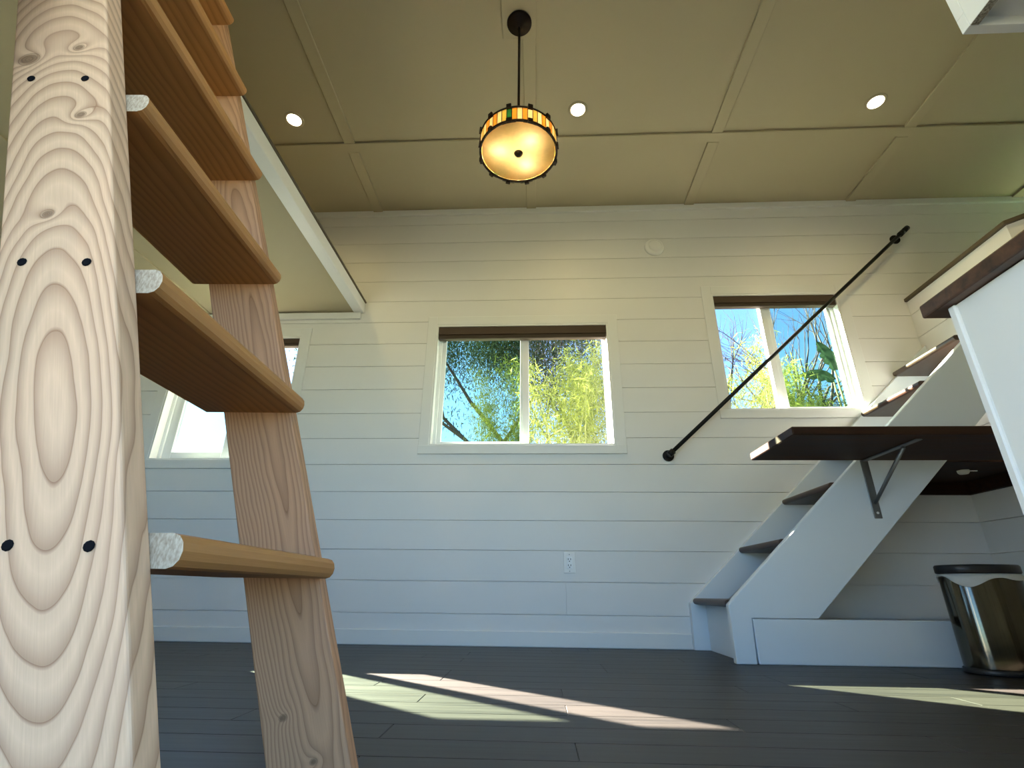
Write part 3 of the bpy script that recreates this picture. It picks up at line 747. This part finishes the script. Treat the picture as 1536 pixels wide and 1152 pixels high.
def bamboo(loc, height, spread, nculm, nleaf, label, seed, mat='bamboo_leaf', lean=(0, 0), ln=.15, wd=.022):
    rnd = random.Random(seed); T = empty('bamboo_clump', (*loc, GZ)); tag(T, label, 'bamboo', 'plants behind the windows')
    culms = []
    for c in range(nculm):
        bx_, by_ = rnd.gauss(0, spread * .30), rnd.gauss(0, spread * .22); h = height * rnd.uniform(.72, 1.05); ax_, ay_ = rnd.gauss(0, .075) * h + lean[0] * h, rnd.gauss(0, .06) * h + lean[1] * h
        pts = [Vector((bx_ + ax_ * (t ** 2.2), by_ + ay_ * (t ** 2.2), h * (t - .10 * t ** 4))) for t in [k / 8 for k in range(9)]]
        culms.append(pts)
        MB().tube(pts, [.018 * (1 - .85 * k / 8) for k in range(9)], 5).done('cane', 'culm', T)
    P_ = []
    for k in range(nleaf):
        pts = rnd.choice(culms); t = min(.999, .42 + .58 * rnd.random() ** .9) * 8; i = int(t); p = pts[i].lerp(pts[min(i + 1, 8)], t - i)
        rr = .28 * (1.15 - t / 8 * .75)
        P_.append(p + Vector((rnd.gauss(0, rr), rnd.gauss(0, rr), rnd.gauss(0, rr * .7))))
    o = add('foliage', leaves_mesh('foliage', P_, ln, wd, .5, True, seed), mat, T); o['kind'] = 'stuff'
    return T
def tree(name, loc, label, seed, height, trunk_r, leafmat, nleaf, ln, wd, lean=(0, 0), depth=4, split=3, blob=.45, droop=.8, ang=.55, start=.35, cat='tree'):
    rnd = random.Random(seed); T = empty(name, (*loc, GZ)); tag(T, label, cat, 'plants behind the windows'); tips = []; m = MB()
    def grow(p, d_, L, r, dep):
        n_ = 4; pts = [p]
        dd = d_.copy()
        for k in range(n_):
            dd = (dd + Vector((rnd.gauss(0, .09), rnd.gauss(0, .09), rnd.gauss(0, .06) + .02))).normalized(); pts.append(pts[-1] + dd * L / n_)
        m.tube(pts, [r * (1 - .45 * k / n_) for k in range(n_ + 1)], 6 if dep > 1 else 4, caps=False)
        if dep <= 2: tips.extend(pts[1:])
        if dep == 0: return
        for k in range(split if dep < depth else split + 1):
            i = rnd.choice((2, 3, 4)) if k else 4
            ax_ = Vector((rnd.gauss(0, 1), rnd.gauss(0, 1), rnd.gauss(0, .5))).normalized()
            nd = (dd + ax_ * ang * rnd.uniform(.7, 1.4)).normalized()
            grow(pts[i], nd, L * rnd.uniform(.58, .78), r * (1 - .45 * i / n_) * rnd.uniform(.66, .9), dep - 1)
    grow(Vector((0, 0, 0)), Vector((lean[0], lean[1], 1)).normalized(), height * start, trunk_r, depth)
    m.done('trunk_and_branches', 'bark', T)
    if nleaf:
        P_ = []
        for k in range(nleaf):
            p = rnd.choice(tips); P_.append(p + Vector((rnd.gauss(0, blob), rnd.gauss(0, blob), rnd.gauss(0, blob * .8))))
        o = add('foliage', leaves_mesh('foliage', P_, ln, wd, droop, True, seed), leafmat, T); o['kind'] = 'stuff'
    return T
bamboo((.85, 7.4), 5.0, 1.5, 22, 23000, 'bright yellow-green bamboo clump filling the right half of the wide window', 3, ln=.12, wd=.014)
bamboo((-.52, 9.4), 5.7, .34, 10, 12000, 'shorter bright bamboo clump beside the meeting rail of the wide window', 11, ln=.12, wd=.014)
bamboo((3.55, 7.3), 4.75, 1.0, 16, 20000, 'bright green bamboo clump in the lower left of the stair window', 5, ln=.12, wd=.014)
bamboo((5.45, 9.2), 5.0, 1.3, 16, 20000, 'dull green bushy shrub low in the right half of the stair window', 8, 'shrub_leaf', ln=.12, wd=.016)
tree('leafy_tree', (.35, 11.6), 'dark grey-green leafy tree with slanting trunk behind the wide window', 21, 10.0, .12, 'tree_leaf', 80000, .12, .028, (-.31, .0), 4, 3, .62, .9, .62, .46)
tree('hazy_tree', (4.1, 28.0), 'brownish grey fine-twigged tree behind the bright bamboo', 34, 20.5, .28, 'twig_leaf', 22000, .24, .042, (.0, 0), 4, 3, .45, .6, .42, .36)
tree('bare_tree', (7.75, 16.2), 'bare grey branching tree behind the stair window', 44, 13.6, .26, None, 0, 0, 0, (.0, 0), 5, 3, .3, .6, .38, .38)
tree('bare_tree', (12.2, 21.0), 'bare twiggy tree behind the broad-leaved plant in the stair window', 45, 17.0, .32, None, 0, 0, 0, (-.0, 0), 5, 3, .3, .6, .42, .40)
# broad paddle-leaved plant
pp = empty('paddle_leaf_plant', (6.98, 11.0, GZ)); tag(pp, 'tall plant with broad torn paddle leaves beyond the stair window', 'plant', 'plants behind the windows')
def paddle(base, d0, L, wdt, bend, name='leaf'):
    m = MB(); d_ = Vector(d0).normalized(); side = d_.cross(Vector((0, 1, .3))).normalized(); p = Vector(base); row = []; n_ = 14
    for k in range(n_ + 1):
        t = k / n_; d_ = (d_ + Vector((0, 0, -bend / n_))).normalized(); w_ = wdt * math.sin(PI * min(1, t * .92 + .06)) ** .6
        jag = 1.0 if k % 3 else .62
        a_ = m.bm.verts.new(p + side * w_ * jag + Vector((0, -.05, -.04))); c_ = m.bm.verts.new(p); b_ = m.bm.verts.new(p - side * w_ * (1.6 - jag if jag < 1 else 1) + Vector((0, -.05, -.04)))
        row.append((a_, c_, b_)); p = p + d_ * L / n_
    for u, v in zip(row, row[1:]):
        m.bm.faces.new((u[0], u[1], v[1], v[0])); m.bm.faces.new((u[1], u[2], v[2], v[1]))
    return m.done(name, 'palm_leaf', pp)
stems = [((-.1, 0, 0), (-.10, 0, 5.6), (-.75, 0, .55), .8, .15, .9), ((.0, 0, 0), (.05, .1, 5.9), (-.25, 0, 1), .8, .17, .6), ((.1, 0, 0), (.25, 0, 5.5), (.7, 0, .7), 1.2, .22, .9), ((.15, .1, 0), (.1, .2, 5.0), (.9, .2, .2), 1.1, .2, .7)]
for b0, b1, dd, L, wdt, bend in stems:
    b0 = Vector(b0); b1 = Vector(b1); mid = b0.lerp(b1, .5) + Vector((.12, 0, 0))
    MB().tube([b0, mid, b1], [.05, .035, .02], 6).done('stalk', 'culm', pp)
    paddle(b1, dd, L, wdt, bend)
